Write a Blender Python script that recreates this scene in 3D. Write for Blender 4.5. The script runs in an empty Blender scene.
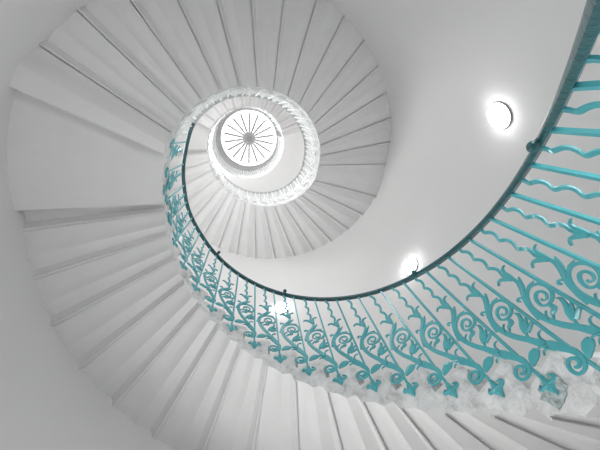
import bpy, bmesh, math, random
from mathutils import Matrix, Vector, noise
random.seed(4)
R = math.radians
col = bpy.context.scene.collection
sc = bpy.context.scene

# ---------------------------------------------------------------- stair data (metres, degrees)
RI, RO = 0.987, 2.165           # well radius, wall radius
PH0, DE, Z0, H0, BH = 193.733, 10.8735, 0.81, 0.1582, 0.90
FLOOR, CEIL = -1.34, 10.85
# outlines of the wrought scroll panel: (step fraction, height) for both edges of each strap
MOTIF = {"wavy":[[[-0.817,0.827,-0.881,0.8112],[-0.797,0.823,-0.862,0.8075],[-0.768,0.8164,-0.837,0.8022],[-0.742,0.8066,-0.816,0.7945],[-0.721,0.7942,-0.798,0.7838],[-0.705,0.7788,-0.783,0.7709],[-0.705,0.7593,-0.782,0.7559],[-0.736,0.7353,-0.809,0.735],[-0.778,0.7103,-0.851,0.7098],[-0.802,0.6912,-0.877,0.6872],[-0.795,0.6802,-0.868,0.6712],[-0.773,0.6713,-0.842,0.6605],[-0.748,0.6614,-0.817,0.6508],[-0.724,0.6513,-0.792,0.6409],[-0.698,0.6405,-0.769,0.6318],[-0.687,0.6257,-0.76,0.6213],[-0.704,0.6059,-0.775,0.6045],[-0.735,0.5848,-0.804,0.5843],[-0.759,0.5688,-0.827,0.5686],[-0.773,0.5611,-0.838,0.5618],[-0.777,0.5603,-0.848,0.5567],[-0.775,0.5585,-0.842,0.5499],[-0.756,0.5513,-0.819,0.5415],[-0.725,0.5419,-0.789,0.5325],[-0.7,0.5307,-0.768,0.5235],[-0.691,0.5172,-0.76,0.5121],[-0.691,0.5036,-0.76,0.4993],[-0.691,0.4943,-0.76,0.4902]]],"flower":[[[-0.845,0.4439,-0.713,0.455],[-0.852,0.4511,-0.719,0.4623],[-0.861,0.4612,-0.727,0.4728],[-0.87,0.4707,-0.736,0.4826],[-0.87,0.4788,-0.749,0.4898],[-0.87,0.4857,-0.764,0.4969],[-0.873,0.4917,-0.784,0.5034],[-0.885,0.4976,-0.808,0.5097],[-0.898,0.5027,-0.838,0.5156],[-0.913,0.5054,-0.883,0.5188],[-0.947,0.5059,-0.942,0.516],[-0.998,0.504,-0.999,0.5107],[-1.036,0.5026,-1.037,0.5064]],[[-0.85,0.448,-0.696,0.4545],[-0.851,0.4535,-0.69,0.4604],[-0.85,0.4618,-0.682,0.4686],[-0.849,0.4705,-0.674,0.4764],[-0.831,0.4791,-0.677,0.4829],[-0.813,0.4866,-0.679,0.4903],[-0.798,0.4932,-0.683,0.4982],[-0.782,0.5006,-0.695,0.5057],[-0.768,0.5084,-0.711,0.5121],[-0.753,0.5143,-0.727,0.5161]],[[-0.848,0.4552,-0.744,0.4462],[-0.818,0.4636,-0.714,0.4545],[-0.774,0.4759,-0.671,0.4662],[-0.73,0.4877,-0.628,0.4774],[-0.685,0.4976,-0.596,0.4877],[-0.64,0.5073,-0.565,0.4971],[-0.593,0.5156,-0.539,0.5042],[-0.547,0.5217,-0.516,0.5088],[-0.502,0.5254,-0.496,0.512],[-0.456,0.5263,-0.477,0.5139],[-0.417,0.523,-0.447,0.5139],[-0.387,0.5178,-0.411,0.5116],[-0.368,0.5137,-0.383,0.51]],[[-0.772,0.1539,-0.652,0.1659],[-0.794,0.1599,-0.668,0.1727],[-0.824,0.1681,-0.695,0.1825],[-0.856,0.1749,-0.731,0.1925],[-0.888,0.1807,-0.785,0.1991],[-0.932,0.1867,-0.839,0.2038],[-0.974,0.1939,-0.88,0.2082],[-1.005,0.2022,-0.912,0.2136],[-1.026,0.2109,-0.939,0.2197],[-1.035,0.2198,-0.955,0.2246],[-1.02,0.2289,-0.96,0.2292],[-0.992,0.236,-0.954,0.2349],[-0.97,0.2403,-0.95,0.2396]],[[-0.804,0.1446,-0.674,0.1665],[-0.838,0.1507,-0.719,0.171],[-0.889,0.1586,-0.784,0.1779],[-0.939,0.1651,-0.856,0.1838],[-0.99,0.1714,-0.94,0.1856],[-1.05,0.1768,-1.022,0.1858],[-1.091,0.1814,-1.081,0.1848]],[[-0.769,0.1433,-0.741,0.167],[-0.819,0.1436,-0.795,0.1651],[-0.89,0.1436,-0.869,0.1628],[-0.955,0.1435,-0.933,0.1606],[-1.006,0.144,-0.979,0.1598],[-1.038,0.1448,-1.028,0.159],[-1.031,0.1468,-1.091,0.1532],[-1.041,0.1454,-1.103,0.1437],[-1.05,0.1383,-1.09,0.1363],[-1.059,0.1326,-1.076,0.1317]]],"scroll":[[[-0.725,0.4597,-0.817,0.4564],[-0.729,0.4516,-0.825,0.4478],[-0.734,0.441,-0.832,0.435],[-0.726,0.4318,-0.824,0.4214],[-0.699,0.424,-0.794,0.4098],[-0.657,0.4155,-0.751,0.3993],[-0.606,0.4065,-0.7,0.3887],[-0.54,0.3978,-0.637,0.3781],[-0.462,0.388,-0.568,0.3676],[-0.389,0.3758,-0.512,0.3563],[-0.332,0.3609,-0.466,0.3436],[-0.285,0.3446,-0.426,0.3296],[-0.252,0.3268,-0.4,0.3147],[-0.234,0.3079,-0.387,0.2991],[-0.231,0.2883,-0.386,0.2823],[-0.242,0.2676,-0.396,0.2643],[-0.267,0.2455,-0.417,0.2446],[-0.304,0.2228,-0.449,0.2237],[-0.35,0.2004,-0.489,0.2032],[-0.407,0.1777,-0.546,0.1822],[-0.47,0.1559,-0.611,0.1611],[-0.52,0.1384,-0.666,0.1429],[-0.547,0.1269,-0.703,0.1304],[-0.565,0.1182,-0.729,0.1213],[-0.585,0.1085,-0.756,0.1117],[-0.609,0.0968,-0.789,0.1001],[-0.635,0.0843,-0.823,0.0879],[-0.665,0.0707,-0.861,0.0747],[-0.711,0.0527,-0.909,0.0568],[-0.76,0.0337,-0.959,0.0383],[-0.867,0.0128,-0.909,0.0406],[-0.981,0.0348,-0.772,0.0351],[-0.948,0.0526,-0.741,0.0526],[-0.783,0.0502,-0.879,0.0727],[-0.76,0.05,-0.953,0.0527],[-0.805,0.0314,-0.994,0.0338],[-0.85,0.0135,-1.032,0.0165],[-0.892,-0.0003,-1.063,0.0034],[-0.932,-0.0123,-1.096,-0.0095],[-0.96,-0.0225,-1.121,-0.0223],[-0.977,-0.0317,-1.131,-0.0339],[-0.987,-0.0402,-1.131,-0.0444],[-0.99,-0.048,-1.122,-0.0537],[-0.985,-0.055,-1.106,-0.0622],[-0.973,-0.0612,-1.081,-0.0699],[-0.955,-0.0661,-1.044,-0.0764],[-0.922,-0.0702,-0.996,-0.0818],[-0.881,-0.0734,-0.937,-0.0859],[-0.844,-0.0749,-0.87,-0.0877],[-0.801,-0.0744,-0.798,-0.0866],[-0.754,-0.0723,-0.724,-0.083],[-0.722,-0.0697,-0.659,-0.0768],[-0.702,-0.0653,-0.618,-0.068],[-0.686,-0.0583,-0.597,-0.0582],[-0.679,-0.0514,-0.591,-0.049],[-0.685,-0.0452,-0.598,-0.0403],[-0.701,-0.0391,-0.619,-0.0322],[-0.723,-0.0347,-0.65,-0.0256],[-0.749,-0.0321,-0.694,-0.0211],[-0.78,-0.0308,-0.748,-0.0187],[-0.803,-0.0308,-0.809,-0.0192],[-0.829,-0.0327,-0.869,-0.0233],[-0.86,-0.0364,-0.922,-0.0297],[-0.879,-0.04,-0.961,-0.0376],[-0.886,-0.0447,-0.977,-0.0463],[-0.883,-0.0507,-0.976,-0.055],[-0.876,-0.0539,-0.957,-0.0625],[-0.862,-0.0547,-0.91,-0.0668],[-0.833,-0.0549,-0.854,-0.0679],[-0.819,-0.0547,-0.796,-0.0667],[-0.814,-0.0546,-0.749,-0.061],[-0.793,-0.0515,-0.728,-0.0553],[-0.775,-0.0487,-0.718,-0.0517]],[[-0.322,0.2774,-0.168,0.2896],[-0.338,0.2903,-0.19,0.3025],[-0.363,0.308,-0.221,0.3215],[-0.398,0.3236,-0.267,0.3396],[-0.441,0.336,-0.331,0.3535],[-0.495,0.3469,-0.407,0.3649],[-0.557,0.3549,-0.492,0.3727],[-0.63,0.3593,-0.586,0.377],[-0.709,0.3605,-0.689,0.3774],[-0.783,0.3582,-0.792,0.3726],[-0.859,0.3506,-0.894,0.3623],[-0.935,0.339,-0.987,0.3478],[-0.991,0.3269,-1.061,0.3317],[-1.026,0.3136,-1.109,0.3142],[-1.045,0.2992,-1.135,0.2963],[-1.044,0.2876,-1.136,0.2805],[-1.023,0.2789,-1.106,0.2679],[-0.983,0.2715,-1.052,0.2583],[-0.936,0.267,-0.985,0.2523],[-0.876,0.2652,-0.901,0.251],[-0.802,0.2661,-0.809,0.2532],[-0.737,0.2691,-0.723,0.2583],[-0.68,0.2752,-0.645,0.267],[-0.626,0.2841,-0.578,0.2785],[-0.595,0.2919,-0.534,0.2911],[-0.597,0.2991,-0.525,0.3039],[-0.617,0.3074,-0.544,0.3158],[-0.647,0.3139,-0.576,0.3254],[-0.68,0.3183,-0.624,0.3319],[-0.723,0.321,-0.684,0.3357],[-0.758,0.3212,-0.75,0.3358],[-0.791,0.3189,-0.817,0.3306],[-0.829,0.3139,-0.876,0.3221],[-0.855,0.3088,-0.919,0.3122],[-0.869,0.3026,-0.94,0.3013],[-0.873,0.2949,-0.942,0.2906],[-0.868,0.2894,-0.927,0.2819],[-0.847,0.2861,-0.889,0.2766],[-0.813,0.2838,-0.839,0.274],[-0.784,0.2834,-0.787,0.2743],[-0.761,0.2854,-0.738,0.2788],[-0.732,0.2899,-0.699,0.2855],[-0.715,0.2934,-0.673,0.2923],[-0.715,0.2948,-0.673,0.2986],[-0.724,0.2975,-0.689,0.3024],[-0.733,0.2998,-0.7,0.3046]],[[-0.721,0.3609,-0.698,0.3749],[-0.755,0.3612,-0.734,0.3746],[-0.802,0.3612,-0.788,0.374],[-0.85,0.3599,-0.851,0.3715],[-0.912,0.3569,-0.921,0.3648],[-0.984,0.3519,-0.991,0.3569],[-1.036,0.3486,-1.039,0.3508]],[[-0.471,0.3569,-0.413,0.3609],[-0.475,0.3637,-0.419,0.3676],[-0.48,0.3737,-0.425,0.3767],[-0.475,0.384,-0.423,0.3841],[-0.451,0.3932,-0.406,0.3896],[-0.416,0.4011,-0.381,0.395],[-0.378,0.4069,-0.361,0.3979],[-0.336,0.4095,-0.35,0.3981],[-0.298,0.4086,-0.337,0.3973],[-0.27,0.4042,-0.337,0.3975],[-0.279,0.3964,-0.335,0.3972],[-0.299,0.3906,-0.342,0.3927],[-0.315,0.387,-0.349,0.3888]],[[-0.661,0.1175,-0.603,0.12],[-0.662,0.1257,-0.606,0.1282],[-0.665,0.1373,-0.611,0.14],[-0.672,0.1469,-0.623,0.1507],[-0.694,0.1527,-0.644,0.1586],[-0.723,0.1571,-0.67,0.1645],[-0.744,0.1602,-0.688,0.1684]]],"leaf":[[[-0.561,0.3678,-0.517,0.379],[-0.62,0.3722,-0.569,0.3852],[-0.704,0.3789,-0.644,0.3935],[-0.786,0.3863,-0.715,0.4023],[-0.848,0.3981,-0.792,0.4096],[-0.905,0.4104,-0.869,0.4178],[-0.942,0.4198,-0.927,0.4229]],[[-0.663,0.2631,-0.745,0.2605],[-0.656,0.2569,-0.76,0.2533],[-0.649,0.2498,-0.773,0.2421],[-0.644,0.2497,-0.751,0.2295],[-0.639,0.2488,-0.668,0.2286],[-0.583,0.2485,-0.603,0.2318],[-0.521,0.2466,-0.56,0.2337],[-0.482,0.2404,-0.528,0.2323],[-0.462,0.2335,-0.495,0.2288],[-0.454,0.2284,-0.469,0.2263]],[[-0.364,0.2434,-0.308,0.2504],[-0.38,0.2484,-0.329,0.2549],[-0.402,0.2551,-0.359,0.2614],[-0.427,0.2603,-0.395,0.2669],[-0.459,0.2633,-0.44,0.2692],[-0.498,0.2652,-0.487,0.2697],[-0.526,0.2666,-0.519,0.2697]],[[-0.861,0.0694,-0.797,0.0711],[-0.855,0.0778,-0.795,0.0795],[-0.848,0.0894,-0.794,0.0914],[-0.85,0.0986,-0.802,0.1019],[-0.866,0.1035,-0.826,0.1086],[-0.89,0.1068,-0.86,0.1127],[-0.914,0.1085,-0.899,0.1147],[-0.942,0.1083,-0.943,0.1133],[-0.977,0.1064,-0.983,0.11],[-1.004,0.1048,-1.009,0.1075]],[[-0.796,0.0698,-0.759,0.0637],[-0.759,0.0746,-0.723,0.0687],[-0.705,0.0815,-0.673,0.0754],[-0.65,0.0875,-0.628,0.0808],[-0.599,0.0914,-0.587,0.0838],[-0.553,0.0938,-0.546,0.0859],[-0.522,0.0953,-0.517,0.0873]],[[-0.519,0.1045,-0.545,0.0804],[-0.476,0.1082,-0.512,0.0777],[-0.412,0.112,-0.468,0.0749],[-0.339,0.1149,-0.437,0.0717],[-0.282,0.1118,-0.408,0.072],[-0.234,0.108,-0.374,0.0717],[-0.189,0.1036,-0.334,0.0706],[-0.155,0.0944,-0.267,0.0714],[-0.123,0.0851,-0.194,0.0712],[-0.109,0.0773,-0.136,0.0721]],[[-0.762,0.0585,-0.736,0.0501],[-0.722,0.0617,-0.699,0.0538],[-0.663,0.0662,-0.649,0.0583],[-0.602,0.0687,-0.614,0.0605],[-0.56,0.0652,-0.59,0.06],[-0.537,0.06,-0.561,0.0569],[-0.525,0.0561,-0.539,0.0545]]],"fleur":[[[0.021,0.0444,-0.071,0.0408],[0.041,0.0369,-0.083,0.0321],[0.064,0.0261,-0.092,0.0202],[0.085,0.0164,-0.102,0.0093],[0.103,0.0097,-0.111,0.0015],[0.12,0.0035,-0.12,-0.005],[0.136,-0.0047,-0.13,-0.0128],[0.095,-0.0185,-0.084,-0.0234],[0.054,-0.0335,-0.041,-0.0359],[0.013,-0.0441,0.002,-0.0444]],[[0.013,-0.0028,-0.023,0.0142],[-0.028,-0.0056,-0.063,0.0118],[-0.09,-0.0096,-0.115,0.0086],[-0.159,-0.0123,-0.147,0.0074],[-0.22,-0.0107,-0.163,0.0071],[-0.266,-0.0069,-0.183,0.0076],[-0.297,-0.0001,-0.189,0.0068],[-0.287,0.0085,-0.193,0.0065],[-0.258,0.015,-0.185,0.0102],[-0.225,0.0199,-0.177,0.0132],[-0.189,0.0225,-0.173,0.0144],[-0.159,0.0227,-0.158,0.0157],[-0.143,0.0223,-0.143,0.017]],[[-0.042,0.0076,0.012,-0.008],[-0.008,0.0107,0.045,-0.0053],[0.042,0.0152,0.09,-0.0018],[0.098,0.0193,0.124,0.0004],[0.154,0.0204,0.15,0.0018],[0.19,0.0201,0.188,0.0029],[0.176,0.0175,0.249,0.0074],[0.165,0.0117,0.261,0.0182],[0.162,0.0139,0.238,0.0222],[0.154,0.017,0.216,0.0248],[0.147,0.0198,0.193,0.0266],[0.137,0.0226,0.17,0.0279],[0.131,0.0248,0.152,0.0284]]]}
LAMP_E, SKY_E, EXPO, BARPH, SKX = 20.0, 1.6, 0.05, 90.0, -.085
FILL_WINS = [(300, 26, -.6, .9, 9), (112, 36, .2, 1.2, 7), (200, 26, -.9, .2, .8), (10.5, 20, 3.9, 5.5, 15), (10.5, 20, 8.0, 8.85, 60), (92, 40, 5.0, 6.7, 5.5), (220, 24, 9.5, 10.4, 2.2), (300, 24, 9.5, 10.4, 2.2)]  # unseen glowing panes, added to brighten soffits and walls
LAMPS = [
    (155.6, 2.485, 'round white glowing wall lamp at upper right, on bare wall left of the teal handrail'),
    (208.0, 3.34, 'round glowing wall lamp just touching the teal handrail, right of centre'),
    (260.2, 4.22, 'wall lamp glowing behind the teal scrolls at the bottom centre of the railing'),
]

# ---------------------------------------------------------------- materials
def mat(name, color, rough=0.6, metal=0.0, noise_amt=0.0, scale=4.0, bump=0.0, bscale=30.0, coat=0.0):
    m = bpy.data.materials.new(name); m.use_nodes = True
    nt = m.node_tree; b = nt.nodes['Principled BSDF']
    b.inputs['Base Color'].default_value = (*color, 1); b.inputs['Roughness'].default_value = rough
    b.inputs['Metallic'].default_value = metal; b.inputs['Coat Weight'].default_value = coat
    tc = nt.nodes.new('ShaderNodeTexCoord')
    if noise_amt:
        n = nt.nodes.new('ShaderNodeTexNoise'); n.inputs['Scale'].default_value = scale
        n.inputs['Detail'].default_value = 6; n.inputs['Roughness'].default_value = .6
        r = nt.nodes.new('ShaderNodeValToRGB')
        r.color_ramp.elements[0].position = .3; r.color_ramp.elements[1].position = .7
        r.color_ramp.elements[0].color = (*[c * (1 - noise_amt) for c in color], 1)
        r.color_ramp.elements[1].color = (*[min(1, c * (1 + noise_amt * .5)) for c in color], 1)
        nt.links.new(tc.outputs['Object'], n.inputs['Vector']); nt.links.new(n.outputs['Fac'], r.inputs['Fac'])
        nt.links.new(r.outputs['Color'], b.inputs['Base Color'])
    if bump:
        n2 = nt.nodes.new('ShaderNodeTexNoise'); n2.inputs['Scale'].default_value = bscale; n2.inputs['Detail'].default_value = 4
        bp = nt.nodes.new('ShaderNodeBump'); bp.inputs['Strength'].default_value = bump; bp.inputs['Distance'].default_value = .01
        nt.links.new(tc.outputs['Object'], n2.inputs['Vector']); nt.links.new(n2.outputs['Fac'], bp.inputs['Height'])
        nt.links.new(bp.outputs['Normal'], b.inputs['Normal'])
    return m

def emit(name, color, s):
    m = bpy.data.materials.new(name); m.use_nodes = True
    b = m.node_tree.nodes['Principled BSDF']; b.inputs['Base Color'].default_value = (*color, 1)
    b.inputs['Emission Color'].default_value = (*color, 1); b.inputs['Emission Strength'].default_value = s
    return m

M_WALL = mat('wall_plaster', (.68, .676, .674), .75, noise_amt=.02, scale=1.3, bump=.05, bscale=18)
M_STONE = mat('painted_stone', (.715, .711, .709), .55, noise_amt=.03, scale=5, bump=.04, bscale=25)
M_FLOOR = mat('pale_floor_stone', (.74, .735, .733), .5, noise_amt=.08, scale=3)

def marble():
    m = mat('weathered_marble', (.62, .62, .62), .7, bump=.6, bscale=22)
    nt = m.node_tree; b = nt.nodes['Principled BSDF']; tc = nt.nodes.new('ShaderNodeTexCoord')
    n = nt.nodes.new('ShaderNodeTexNoise'); n.inputs['Scale'].default_value = 14; n.inputs['Detail'].default_value = 9
    n.inputs['Roughness'].default_value = .72; n.inputs['Distortion'].default_value = .5
    r = nt.nodes.new('ShaderNodeValToRGB'); e = r.color_ramp.elements
    e[0].position = .30; e[0].color = (.36, .36, .36, 1); e[1].position = .62; e[1].color = (.78, .78, .78, 1)
    x = e.new(.46); x.color = (.64, .64, .64, 1)
    nt.links.new(tc.outputs['Object'], n.inputs['Vector']); nt.links.new(n.outputs['Fac'], r.inputs['Fac'])
    nt.links.new(r.outputs['Color'], b.inputs['Base Color'])
    return m
M_MARBLE = marble()
M_TEAL = mat('teal_painted_iron', (.068, .39, .43), .32, noise_amt=.08, scale=14, bump=.10, bscale=60, coat=.3)
M_TEALRAIL = mat('shaded_teal_handrail_paint', (.014, .095, .105), .38, noise_amt=.45, scale=30, bump=.25, bscale=70, coat=.3)  # shade of the unlit underside put into a darker, mottled teal
M_WHITE = mat('glare_whitened_iron', (.86, .885, .88), .4, noise_amt=.05, scale=14)  # overexposed glow on the upper railings put into the base colour
M_WHITERAIL = mat('glare_paled_handrail', (.5, .53, .53), .4, noise_amt=.15, scale=20)  # upper handrails, paled by the same glow put into the colour
M_GREY = mat('grey_glazing_paint', (.62, .62, .62), .5)
M_GREY2 = mat('darker_grey_boss_paint', (.42, .42, .42), .5)
M_CHROME = mat('lamp_rim_metal', (.35, .35, .35), .35, metal=.7)
M_PATCH = mat('old_lead_and_paint_patch', (.46, .53, .53), .6, noise_amt=.6, scale=45, bump=.8, bscale=50)
M_LAMP = emit('lit_opal_glass', (1, 1, 1), LAMP_E)
M_SKY = emit('daylit_skylight_glass', (1, 1, 1), SKY_E)

# ---------------------------------------------------------------- mesh helpers
def P(r, ph, z): return (r * math.cos(R(ph)), r * math.sin(R(ph)), z)

BUMP = [(5, 0), (19, .012), (27, .038), (36, .080), (47, .100), (57, .112), (66, .112), (76, .098), (89, .075), (105, .052), (120, .026), (136, .004), (145, 0)]
def oval(ph):
    """the well is slightly oval along the foot of the middle flight"""
    x = ph - 360
    if x <= 5 or x >= 145: return 0.0
    for (a, b), (c, d) in zip(BUMP, BUMP[1:]):
        if x <= c: return b + (d - b) * (x - a) / (c - a)
    return 0.0

class MB:
    def __init__(s): s.v = []; s.f = []; s.m = []; s.smooth = False
    def face(s, idx, m=0): s.f.append(idx); s.m.append(m)
    def mesh(s, name, mats, smooth_angle=None):
        me = bpy.data.meshes.new(name); me.from_pydata(s.v, [], s.f)
        for mm in (mats if isinstance(mats, (list, tuple)) else [mats]): me.materials.append(mm)
        me.polygons.foreach_set('material_index', s.m)
        bm = bmesh.new(); bm.from_mesh(me)
        bmesh.ops.recalc_face_normals(bm, faces=bm.faces)
        if smooth_angle:
            for f in bm.faces: f.smooth = True
            for e in bm.edges:
                if len(e.link_faces) == 2 and e.calc_face_angle(0) > R(smooth_angle): e.smooth = False
        bm.to_mesh(me); bm.free(); return me

def add_box(mb, c, rx, ry, rz, mi=0):            # c centre, r* half-axis vectors
    c, rx, ry, rz = map(Vector, (c, rx, ry, rz)); n = len(mb.v)
    for a in (-1, 1):
        for b in (-1, 1):
            for d in (-1, 1): mb.v.append(tuple(c + rx * a + ry * b + rz * d))
    for q in ((0, 1, 3, 2), (4, 6, 7, 5), (0, 4, 5, 1), (2, 3, 7, 6), (0, 2, 6, 4), (1, 5, 7, 3)):
        mb.face([n + i for i in q], mi)

def add_tube(mb, pts, rads, seg=8, sec=None, ups=None, caps=True):
    """sweep; sec = list of (a,b) section offsets along side / up vectors"""
    pts = [Vector(p) for p in pts]; n0 = len(mb.v); N = len(pts)
    if not isinstance(rads, (list, tuple)): rads = [rads] * N
    if sec is None: sec = [(math.cos(2 * math.pi * i / seg), math.sin(2 * math.pi * i / seg)) for i in range(seg)]
    S = len(sec)
    for i, p in enumerate(pts):
        t = (pts[min(i + 1, N - 1)] - pts[max(i - 1, 0)]).normalized()
        up = Vector(ups[i]) if ups else (Vector((0, 0, 1)) if abs(t.z) < .9 else Vector((p.x, p.y, 0)).normalized() if (p.x or p.y) else Vector((1, 0, 0)))
        side = t.cross(up)
        if side.length < 1e-6: side = t.cross(Vector((1, 0, 0)))
        side.normalize(); u2 = side.cross(t).normalized()
        for a, b in sec: mb.v.append(tuple(p + (side * a + u2 * b) * rads[i]))
    for i in range(N - 1):
        for j in range(S):
            k = (j + 1) % S; mb.face([n0 + i * S + j, n0 + i * S + k, n0 + (i + 1) * S + k, n0 + (i + 1) * S + j])
    if caps:
        mb.face([n0 + j for j in range(S)][::-1]); mb.face([n0 + (N - 1) * S + j for j in range(S)])

def add_ball(mb, c, r, seg=10, rings=7, sz=1.0):
    n0 = len(mb.v); c = Vector(c)
    mb.v.append(tuple(c + Vector((0, 0, r * sz))))
    for i in range(1, rings):
        th = math.pi * i / rings
        for j in range(seg):
            a = 2 * math.pi * j / seg
            mb.v.append(tuple(c + Vector((r * math.sin(th) * math.cos(a), r * math.sin(th) * math.sin(a), r * sz * math.cos(th)))))
    mb.v.append(tuple(c - Vector((0, 0, r * sz)))); last = len(mb.v) - 1
    for j in range(seg):
        k = (j + 1) % seg
        mb.face([n0, n0 + 1 + j, n0 + 1 + k])
        for i in range(rings - 2):
            a = n0 + 1 + i * seg; mb.face([a + j, a + seg + j, a + seg + k, a + k])
        a = n0 + 1 + (rings - 2) * seg; mb.face([a + j, last, a + k])

def link(name, me, parent=None, **props):
    o = bpy.data.objects.new(name, me); col.objects.link(o)
    if parent is not None: o.parent = parent
    for k, v in props.items(): o[k] = v
    return o

def empty(name, label, cat, loc=(0, 0, 0), group=None):
    o = bpy.data.objects.new(name, None); col.objects.link(o); o.location = loc; o.empty_display_size = .1
    o['label'] = label; o['category'] = cat
    if group: o['group'] = group
    return o

# ---------------------------------------------------------------- stone steps
def prism(poly, r0=RI, r1=RO + .006):
    """poly = [(deg, z)] closed outline, pulled from the well side to the wall; inner end gets material slot 1"""
    mb = MB(); n = len(poly)
    rs = [r0, r0 + .012, (r0 + r1) / 2, r1]
    for i, r in enumerate(rs):
        for ph, z in poly: mb.v.append(P(r + (oval(ph) * (1, 1, .5, 0)[i]), ph, z))
    for s in range(len(rs) - 1):
        for i in range(n):
            j = (i + 1) % n
            mb.face([s * n + i, s * n + j, (s + 1) * n + j, (s + 1) * n + i], 0)
    mb.face(list(range(n)), 1); mb.face(list(range((len(rs) - 1) * n, len(rs) * n))[::-1], 0)
    return mb

BOT = [(0, 0), (.02, .16), (.05, .34), (.10, .49), (.26, .52), (.42, .53), (.46, .60), (.52, .71), (.59, .82), (.67, .90), (.76, .955), (.86, .985)]
BOT0 = [(0, 0), (.46, -.02), (.49, .02), (.53, .10), (.62, .30), (.74, .62), (.86, .88)]
def step_poly(ph, z, ph2, z2, top, BOT=BOT, g=.034):
    d = ph2 - ph; h = z2 - z
    q = [(ph + t * d, z + w * h + (.010 if t > .8 else 0)) for t, w in BOT]
    q += [(ph + .925 * d, z2 + .009), (ph + .932 * d, z2 + g), (ph + .955 * d, z2 + g), (ph + .962 * d, z2), (ph + d, z2)]
    dd = min(d, 10.87); hh = .1582
    q += [(ph2 - .16 * dd, top)]
    a = ph + .25 * d; q += [(a, top)]
    q += [(ph - t * dd, top - s) for t, s in ((.0, 0), (.18, .001), (.26, .007), (.31, .022), (.325, .036), (.31, .052), (.26, .060), (.20, .063), (.165, .075), (.16, .09))]
    q += [(ph - .16 * dd, top - hh)]
    return [(a, max(b, FLOOR)) for a, b in q]

def add_step(parent, poly, name='step', **props):
    me = prism(poly).mesh(name, [M_STONE, M_MARBLE], 32)
    return link(name, me, parent, **props)

def slab_mesh(a0, a1, zb, zt, n, r0=RI, r1=RO + .006):
    mb = MB(); A = [a0 + (a1 - a0) * i / n for i in range(n + 1)]
    for a in A:
        for r, z in ((r0, zb + .006), (r0 + .006, zb), (r1, zb), (r1, zt), (r0, zt)): mb.v.append(P(r + (oval(a) if r < 1.5 else 0), a, z))
    for i in range(n):
        for j in range(5):
            k = (j + 1) % 5; mb.face([i * 5 + j, i * 5 + k, i * 5 + 5 + k, i * 5 + 5 + j], 1 if j == 4 else 0)
    mb.face(list(range(5))[::-1]); mb.face([n * 5 + j for j in range(5)])
    return mb

# lips (lowest arris) of every step: (deg, z)
L1 = [(PH0 + (k - .401) * DE, Z0 + (k - 1.41) * H0) for k in range(-13, 16)]
L1[-1] = (352.4, 2.945)
flight1 = empty('lower_stair_flight', 'lowest curving flight of pale cantilevered stone steps, nearest, below the teal railing', 'stairs', (0, 0, 0))
for i, (a, z) in enumerate(L1[:-1]):
    k = i - 13; a2, z2 = L1[i + 1]
    add_step(flight1, step_poly(a, z, a2, z2, Z0 + (k + .37) * H0, BOT, .016))
t15 = Z0 + 15.37 * H0
a, z = L1[-1]
q = [(a, z), (a + .25, z + .03), (a + .9, z + .085), (356.2, z + .085), (356.5, z + .03), (356.9, 2.935), (357, 2.935), (357, t15)]
q += [(a - t * DE, t15 - s) for t, s in ((.0, 0), (.18, .001), (.26, .007), (.31, .022), (.325, .036), (.31, .052), (.26, .060), (.20, .063), (.165, .075), (.16, .09))]
q += [(a - .16 * DE, t15 - H0)]
add_step(flight1, q)

land1 = slab_mesh(357, 360 + 23.9, 2.935, t15, 16).mesh('landing_slab', [M_STONE, M_MARBLE], 32)
o = link('stair_landing', land1); o['label'] = 'flat grey stone landing at left, wedge seen from below between the two largest flights'; o['category'] = 'landing'

# middle flight
L2 = [(360 + 23.9 + 10.19 * j, 2.852 + .1252 * j) for j in range(9)]
L2 += [(360 + 115.6 + 10.37 * j, 3.979 + .1548 * j) for j in range(7)]
L2 += [(360 + 193.8 + 10.65 * m, 5.0 + .163 * m) for m in range(16)]
flight2 = empty('middle_stair_flight', 'middle fan of pale stone steps sweeping over the top and right around the white railing', 'stairs')
for i in range(len(L2) - 1):
    a, z = L2[i]; a2, z2 = L2[i + 1]
    add_step(flight2, step_poly(a, z, a2, z2, z + .37 if i else t15 + .02, BOT if i else BOT0, .029))
a, z = L2[-1]; t2 = z + .34
q = [(a, z), (a + .25, z + .03), (a + .9, z + .085), (717, z + .085), (717.3, z + .03), (717.6, 7.45), (717.7, 7.45), (717.7, t2)]
q += [(a - t * DE, t2 - s) for t, s in ((.0, 0), (.26, .007), (.31, .022), (.325, .036), (.26, .060), (.16, .09))] + [(a - .16 * DE, t2 - .1582)]
add_step(flight2, q)
land2 = slab_mesh(717.7, 720 + 25.5, 7.45, t2, 16).mesh('landing_slab', [M_STONE, M_MARBLE], 32)
o = link('stair_landing', land2); o['label'] = 'small bright upper landing seen far above, left of the skylight, inside the white railing'; o['category'] = 'landing'

# top flight
L3 = [(720 + 25.5 + 10.73 * j, 7.37 + .1255 * j) for j in range(14)]
flight3 = empty('top_stair_flight', 'highest short flight of small white steps just above and right of the skylight', 'stairs')
for i in range(13):
    a, z = L3[i]; a2, z2 = L3[i + 1]
    add_step(flight3, step_poly(a, z, a2, z2, z + .36 if i else t2 + .02, BOT if i else BOT0, .029))
gal = slab_mesh(720 + 165.0, 1080 + 24, 9.0, 9.24, 90).mesh('gallery_slab', [M_STONE, M_MARBLE], 32)
o = link('top_gallery_landing', gal); o['label'] = 'plain grey underside of the top gallery, crescent below right of the skylight'; o['category'] = 'landing'

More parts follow.
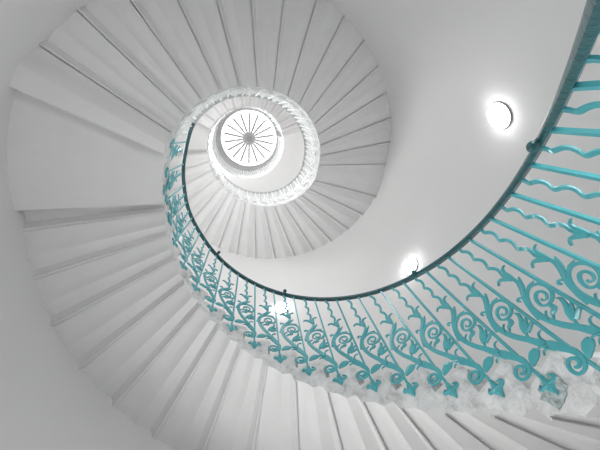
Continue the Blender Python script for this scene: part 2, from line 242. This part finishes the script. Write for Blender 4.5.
# ---------------------------------------------------------------- balustrades
def ribbon_mesh(strips, name, m, r=.970, t=.0045, bulge=0.0):
    mb = MB()
    for s in strips:
        n0 = len(mb.v); N = len(s)
        for (u1, v1, u2, v2) in s:
            um, vm = (u1 + u2) / 2, (v1 + v2) / 2
            for (u, v, rr) in ((u1, v1, r - t * .6), (um, vm, r - t - bulge), (u2, v2, r - t * .6), (u2, v2, r + t), (u1, v1, r + t)):
                mb.v.append(P(rr, u * DE, v))
        for i in range(N - 1):
            for j in range(5):
                k = (j + 1) % 5; a = n0 + i * 5
                mb.face([a + j, a + k, a + 5 + k, a + 5 + j])
        mb.face([n0 + j for j in range(5)][::-1]); mb.face([n0 + (N - 1) * 5 + j for j in range(5)])
    return mb.mesh(name, m, 40)

def bar_mesh(m, name='straight_baluster'):
    mb = MB(); a = Vector(P(.993, 0, -.01)); b = Vector(P(.956, -.274 * DE, BH))
    bend = Vector(P(.974, -.03 * DE, .10))
    add_tube(mb, [a, a.lerp(bend, .5), bend, b], [.0068] * 4, sec=[(-1, -1), (1, -1), (1, 1), (-1, 1)])
    return mb.mesh(name, m)

def wavy_mesh(m):
    """flat twisted strap hanging from the rail down to the tulip"""
    w = MOTIF['wavy'][0]; pts = [((a + c) / 2, (b + d) / 2) for a, b, c, d in w]
    u0, u1 = -.775, pts[-1][0]; v0, v1 = BH - .5 * H0, pts[-1][1] - .005
    mb = MB(); out = []; N = 46; ups = []
    for i in range(N + 1):
        t = i / N; ph = t * 3.4 * 2 * math.pi
        amp = .0095 * min(1, t * 6, (1 - t) * 6)
        u = (u0 + (u1 - u0) * t) + amp * math.sin(ph) / (.97 * R(DE)); v = v0 + (v1 - v0) * t
        rr = .956 + .014 * t + amp * .8 * math.cos(ph)
        out.append(P(rr, u * DE, v)); A = R(u * DE)
        ups.append((math.cos(A), math.sin(A), 0))
    add_tube(mb, out, 1.0, sec=[(-.0085, -.0035), (.0085, -.0035), (.0085, .0035), (-.0085, .0035)], ups=ups)
    return mb.mesh('wavy_baluster', m, 50)

def iron_set(m):
    return dict(bar=bar_mesh(m), wavy=wavy_mesh(m),
                scroll=ribbon_mesh(MOTIF['scroll'], 'scroll', m),
                flower=[ribbon_mesh(MOTIF['flower'][:3], 'tulip_flower', m, .966, .0045, .003), ribbon_mesh(MOTIF['flower'][3:], 'tulip_flower', m, .966, .0045, .003)],
                leaf=[ribbon_mesh([s], 'leaf', m, .967, .0045, .002) for s in MOTIF['leaf']],
                fleur=ribbon_mesh(MOTIF['fleur'], 'fleur_de_lis', m, .981, .005, .006))
TEAL = iron_set(M_TEAL); WHITE = iron_set(M_WHITE)

def patch_mesh():
    mb = MB(); n = 22; rnd = random.Random(8)
    mb.v.append(P(.9775, 0, -.02))
    for i in range(n):
        a = 2 * math.pi * i / n; k = 1 + rnd.uniform(-.18, .18)
        mb.v.append(P(.9780, (.04 + .34 * k * math.cos(a)) * DE, -.018 + .056 * k * math.sin(a)))
    for i in range(n): mb.face([0, 1 + i, 1 + (i + 1) % n])
    for i in range(n): mb.v.append(P(.992, math.degrees(math.atan2(mb.v[1 + i][1], mb.v[1 + i][0])), mb.v[1 + i][2]))
    for i in range(n): mb.face([1 + i, 1 + n + i, 1 + n + (i + 1) % n, 1 + (i + 1) % n])
    return mb.mesh('lead_patch', M_PATCH)

def module(parent, ph, z, sz, S, leaves=True, scroll=True, detail=True):
    def put(name, me, par):
        o = link(name, me, par)
        if par is parent: o.location = P(oval(ph), ph, z) if oval(ph) else (0, 0, z); o.rotation_euler = (0, 0, R(ph)); o.scale = (1, 1, sz)
        return o
    b = put('straight_baluster', S['bar'], parent)
    put('fleur_de_lis', S['fleur'], b)
    put('wavy_baluster', S['wavy'], parent)
    if scroll:
        s = put('scroll_panel', S['scroll'], parent)
        for f in S['flower']: put('tulip_flower', f, s)
        for f in S['leaf']: put('leaf', f, s)

def interp(tab, x):
    if x <= tab[0][0]: return tab[0][1]
    for (a, b), (c, d) in zip(tab, tab[1:]):
        if x <= c: return b + (d - b) * (x - a) / (c - a)
    return tab[-1][1]

def rail(parent, tab, m, step=2.5, w=.021, t=.012, name='handrail'):
    mb = MB(); pts = []; a0, a1 = tab[0][0], tab[-1][0]; n = int((a1 - a0) / step)
    for i in range(n + 1):
        a = a0 + (a1 - a0) * i / n
        z = sum(interp(tab, a + s) for s in (-5, -2.5, 0, 2.5, 5)) / 5
        pts.append(P(.956 + oval(a), a, z + t * .6))
    sec = [(-w, -t * .5), (-w * .8, -t), (w * .8, -t), (w, -t * .5), (w, t * .4), (w * .6, t), (0, t * 1.3), (-w * .6, t), (-w, t * .4)]
    add_tube(mb, pts, 1.0, sec=sec)
    return link(name, mb.mesh(name, m, 45), parent)

rail1 = [(PH0 + (k - .274) * DE, Z0 + BH + k * H0) for k in range(-13, 13)] + [(PH0 + 13.7 * DE, 3.80), (352, 3.93), (372, 3.94), (384, 3.95), (395, 4.02), (398, 4.035)]
rail2 = [(398, 4.035)] + [(a, z + 1.0) for a, z in L2 if a > 403 and a < 700] + [(712, 8.36), (722, 8.40), (742, 8.42), (745, 8.42)]
rail3 = [(745, 8.42), (756, 8.48)] + [(a, z + .98) for a, z in L3 if 760 < a < 875] + [(882, 10.02), (890, 10.05)]

b1 = empty('iron_balustrade', 'teal wrought iron railing with scrolls, tulips and wavy bars, nearest, sweeping from right to left', 'railing')
rail(b1, rail1, M_TEALRAIL)
posts1 = [(PH0 + k * DE, Z0 + k * H0) for k in range(-13, 14)] + [(PH0 + 14 * DE, 3.00), (357.0, 3.07), (372.5, 3.07), (L2[0][0] + 4.1, L2[0][1] + .22)]
for ph, z in posts1:
    sz = (interp(rail1, ph - .274 * DE) - z) / BH
    module(b1, ph, z, sz, TEAL)
pm = link('lead_patch', patch_mesh(), flight1, label='rough grey lead patch around a baluster foot'); pm.location = (0, 0, Z0); pm.rotation_euler = (0, 0, R(PH0))

km = MB(); add_ball(km, (0, 0, 0), .019, 12, 8, .8); add_tube(km, [(0.045, 0, 0), (0.0, 0, 0)], .009, 8)
km = km.mesh('rail_knob', M_TEALRAIL, 60)
for ph in (60, 127.3, 193.6, 260.3, 304.6):
    z = interp(rail1, ph)
    o = link('rail_knob', km, b1, label='round teal knob on the inner edge of the handrail'); o.location = P(.915, ph, z + .012); o.rotation_euler = (0, 0, R(ph))

b2 = empty('iron_balustrade', 'white and pale grey iron railing along the middle flight, ring around the inner railing', 'railing')
rail(b2, rail2, M_WHITERAIL)
posts2 = [(L2[i][0] + .40 * (L2[i + 1][0] - L2[i][0]), L2[i][1] + .22) for i in range(1, len(L2) - 1)] + [(L2[-1][0] + 4, 7.66), (732.5, 7.67)]
for ph, z in posts2:
    module(b2, ph, z, (interp(rail2, ph - .274 * DE) - z) / BH, WHITE)

b3 = empty('iron_balustrade', 'small white iron railing along the top flight, close around the skylight at upper left', 'railing')
rail(b3, rail3, M_WHITERAIL)
for i in range(13):
    ph = L3[i][0] + 4.3; z = L3[i][1] + .22
    module(b3, ph, z, (interp(rail3, ph - .274 * DE) - z) / BH, WHITE)

# level gallery balustrade
b4 = empty('gallery_balustrade', 'white level railing of thin upright bars curving around the lower right of the skylight', 'railing', (0, 0, 9.24))
def local(o): o.location = (0, 0, -9.24); return o
local(rail(b4, [(888, 10.05), (1104, 10.05)], M_WHITERAIL))
mbb = MB(); add_tube(mbb, [P(.987, a, 9.25) for a in [887 + 3.1 * i for i in range(71)]], 1.0, sec=[(-.02, -.012), (.02, -.012), (.02, .012), (-.02, .012)])
local(link('bottom_rail', mbb.mesh('bottom_rail', M_WHITE, 40), b4))
gb = MB(); add_tube(gb, [P(.985, 0, 9.25), P(.956, 0, 10.05)], .014, 6)
add_ball(gb, P(.972, 0, 9.62), .020, 8, 6, 1.2); gb = gb.mesh('upright_bar', M_WHITE, 50)
gs = MB(); pts = []
for i in range(33):
    t = i / 32; pts.append(P(.982 - .022 * t, 1.8 + 1.15 * math.sin(t * 4 * math.pi), 9.27 + .76 * t))
add_tube(gs, pts, .009, 6); gs = gs.mesh('wavy_bar', M_WHITE, 50)
for i in range(60):
    a = 889 + 3.6 * i
    o = local(link('upright_bar', gb, b4)); o.rotation_euler = (0, 0, R(a))
    o = local(link('wavy_bar', gs, b4)); o.rotation_euler = (0, 0, R(a))

# ---------------------------------------------------------------- room shell
def cyl_shell(r, z0, z1, seg=160, t=.15):
    mb = MB(); zs = [z0 + (z1 - z0) * i / 12 for i in range(13)]
    for rr in (r, r + t):
        for z in zs:
            for j in range(seg): mb.v.append(P(rr, 360 * j / seg, z))
    n = len(zs) * seg
    for i in range(12):
        for j in range(seg):
            k = (j + 1) % seg
            mb.face([i * seg + j, i * seg + k, (i + 1) * seg + k, (i + 1) * seg + j]); mb.face([n + i * seg + j, n + i * seg + k, n + (i + 1) * seg + k, n + (i + 1) * seg + j])
    for j in range(seg):
        k = (j + 1) % seg; mb.face([j, k, n + k, n + j]); q = 12 * seg; mb.face([q + j, q + k, n + q + k, n + q + j])
    return mb
def annulus(r0, r1, z0, z1, seg=128, bev=0):
    mb = MB()
    prof = [(r0, z0 + bev), (r0 + bev, z0), (r1, z0), (r1, z1), (r0, z1)] if bev else [(r0, z0), (r1, z0), (r1, z1), (r0, z1)]
    S = len(prof)
    for j in range(seg):
        for r, z in prof: mb.v.append(P(r, 360 * j / seg, z))
    for j in range(seg):
        k = (j + 1) % seg
        for i in range(S): mb.face([j * S + i, j * S + (i + 1) % S, k * S + (i + 1) % S, k * S + i])
    return mb
w = link('wall_stairwell', cyl_shell(RO, FLOOR - .1, CEIL + .5).mesh('wall', M_WALL, 40)); w['kind'] = 'structure'
f = MB(); n = 96
for z in (FLOOR, FLOOR - .1):
    for j in range(n): f.v.append(P(RO + .05, 360 * j / n, z))
f.face(list(range(n))); f.face(list(range(n, 2 * n))[::-1])
for j in range(n): f.face([j, (j + 1) % n, n + (j + 1) % n, n + j])
f = link('floor', f.mesh('floor', M_FLOOR)); f['kind'] = 'structure'
c = link('ceiling', annulus(.945, RO + .12, CEIL, CEIL + .12).mesh('ceiling', M_WALL, 30)); c['kind'] = 'structure'; c.location = (SKX, 0, 0)

# ---------------------------------------------------------------- skylight
s = empty('round_skylight', 'round white skylight with eighteen thin grey radiating bars and a grey hub at the top', 'skylight', (SKX, 0, CEIL))
link('curb', annulus(.925, .965, -.02, .16, 96, .012).mesh('curb', M_WALL, 30), s)
pn = MB(); n = 96; rings = 8
def dome(r): return .10 + .05 * (1 - r * r)
for i in range(1, rings + 1):
    for j in range(n): pn.v.append(P(.945 * i / rings, 360 * j / n, dome(i / rings)))
pn.v.append((0, 0, dome(0)))
for j in range(n):
    k = (j + 1) % n; pn.face([len(pn.v) - 1, j, k])
    for i in range(rings - 1): pn.face([i * n + j, (i + 1) * n + j, (i + 1) * n + k, i * n + k])
link('pane', pn.mesh('pane', M_SKY), s)
bar = MB(); add_tube(bar, [P(r, 0, dome(r) - .03) for r in (.17, .4, .6, .84)], 1, sec=[(-.032, -.02), (.032, -.02), (.032, .02), (-.032, .02)])
bar = bar.mesh('glazing_bar', M_GREY)
for i in range(18):
    o = link('glazing_bar', bar, s); o.rotation_euler = (0, 0, R(BARPH + 20 * i))
hb = link('hub', annulus(.085, .20, dome(0) - .07, dome(0) - .02, 48, .012).mesh('hub', M_GREY, 30), s)
bs = MB(); add_tube(bs, [(0, 0, dome(0) - .10), (0, 0, dome(0) - .02)], [.085, .085], 32)
link('boss', bs.mesh('boss', M_GREY2, 40), hb)

# ---------------------------------------------------------------- wall lamps
def lamp(ph, z, label, r=.115, rot=0):
    t = empty('wall_lamp', label, 'lamp', P(RO - .002, ph, z), 'round lamps on the curving wall'); t.rotation_euler = (0, 0, R(ph + 180))
    base = MB(); add_tube(base, [(0, 0, 0), (.018, 0, 0)], [r * 1.03, r * 1.03], 40)
    link('base', base.mesh('base', M_CHROME, 40), t)
    g = MB(); N = 40; K = 8
    for i in range(K):
        th = math.pi / 2 * i / K
        for j in range(N):
            a = 2 * math.pi * j / N; g.v.append((.018 + .06 * math.sin(th), r * math.cos(th) * math.cos(a), r * math.cos(th) * math.sin(a)))
    g.v.append((.078, 0, 0))
    for j in range(N):
        k = (j + 1) % N
        for i in range(K - 1): g.face([i * N + j, i * N + k, (i + 1) * N + k, (i + 1) * N + j])
        g.face([(K - 1) * N + j, (K - 1) * N + k, len(g.v) - 1])
    link('glass_shade', g.mesh('glass_shade', M_LAMP, 80), t)
for a in LAMPS: lamp(*a)

# ---------------------------------------------------------------- glowing windows added out of view as fill light
def fill_window(n, ph, w, z0, z1, e_fill):
    M_FILLWIN = emit('fill_window_glow', (1, 1, 1), e_fill)
    fr = MB(); h = w / 2; nx, nz = 2, 4; ri = RO - .045
    def seg(a0, a1, b0, b1, r0, r1):
        q = [(r, a, b) for r in (r0, r1) for a in (a0, a1) for b in (b0, b1)]; k = len(fr.v)
        fr.v.extend(P(*x) for x in q)
        for f in ((0, 1, 3, 2), (4, 6, 7, 5), (0, 4, 5, 1), (2, 3, 7, 6), (0, 2, 6, 4), (1, 5, 7, 3)): fr.face([k + i for i in f])
    e = 1.3
    seg(ph - h - e, ph - h, z0 - .05, z1 + .05, ri, RO + .02); seg(ph + h, ph + h + e, z0 - .05, z1 + .05, ri, RO + .02)
    seg(ph - h - e, ph + h + e, z0 - .09, z0, ri - .03, RO + .02); seg(ph - h, ph + h, z1, z1 + .05, ri, RO + .02)
    for i in range(1, nx): seg(ph - h + w * i / nx - .3, ph - h + w * i / nx + .3, z0, z1, RO - .03, RO - .005)
    for i in range(1, nz): z = z0 + (z1 - z0) * i / nz; seg(ph - h, ph + h, z - .012, z + .012, RO - .03, RO - .005)
    f = link('fill_window_%d' % n, fr.mesh('fill_window', M_WALL)); f['kind'] = 'structure'
    pn = MB(); K = 10
    for i in range(K + 1):
        for z in (z0, z1): pn.v.append(P(RO - .008, ph - h + w * i / K, z))
    for i in range(K): pn.face([2 * i, 2 * i + 1, 2 * i + 3, 2 * i + 2])
    link('pane', pn.mesh('pane', M_FILLWIN), f)
for i, a in enumerate(FILL_WINS): fill_window(i + 1, *a)

# ---------------------------------------------------------------- world, camera
wd = bpy.data.worlds.new('world'); sc.world = wd; wd.use_nodes = True
wd.node_tree.nodes['Background'].inputs['Color'].default_value = (1, 1, 1, 1); wd.node_tree.nodes['Background'].inputs['Strength'].default_value = 1.0
cd = bpy.data.cameras.new('camera'); co = bpy.data.objects.new('camera', cd); col.objects.link(co)
rot = ((-0.9802147078128607, 0.0, 0.19793717838584102), (0.05587032893665073, 0.9593370812538146, 0.27667828045569937), (-0.18988847498428832, 0.2822629351002575, -0.9403563167952502))
co.matrix_world = Matrix.Translation((0.31439, 0.7714, 0)) @ Matrix(rot).to_4x4()
cd.sensor_width = 36; cd.lens = 36 * 311.80 / 600; cd.shift_x = -.00025; cd.shift_y = -17.224 / 600; cd.clip_start = .01
sc.camera = co
vs = sc.view_settings; vs.view_transform = 'Standard'; vs.look = 'None'; vs.gamma = 1; vs.use_curve_mapping = False; vs.exposure = EXPO
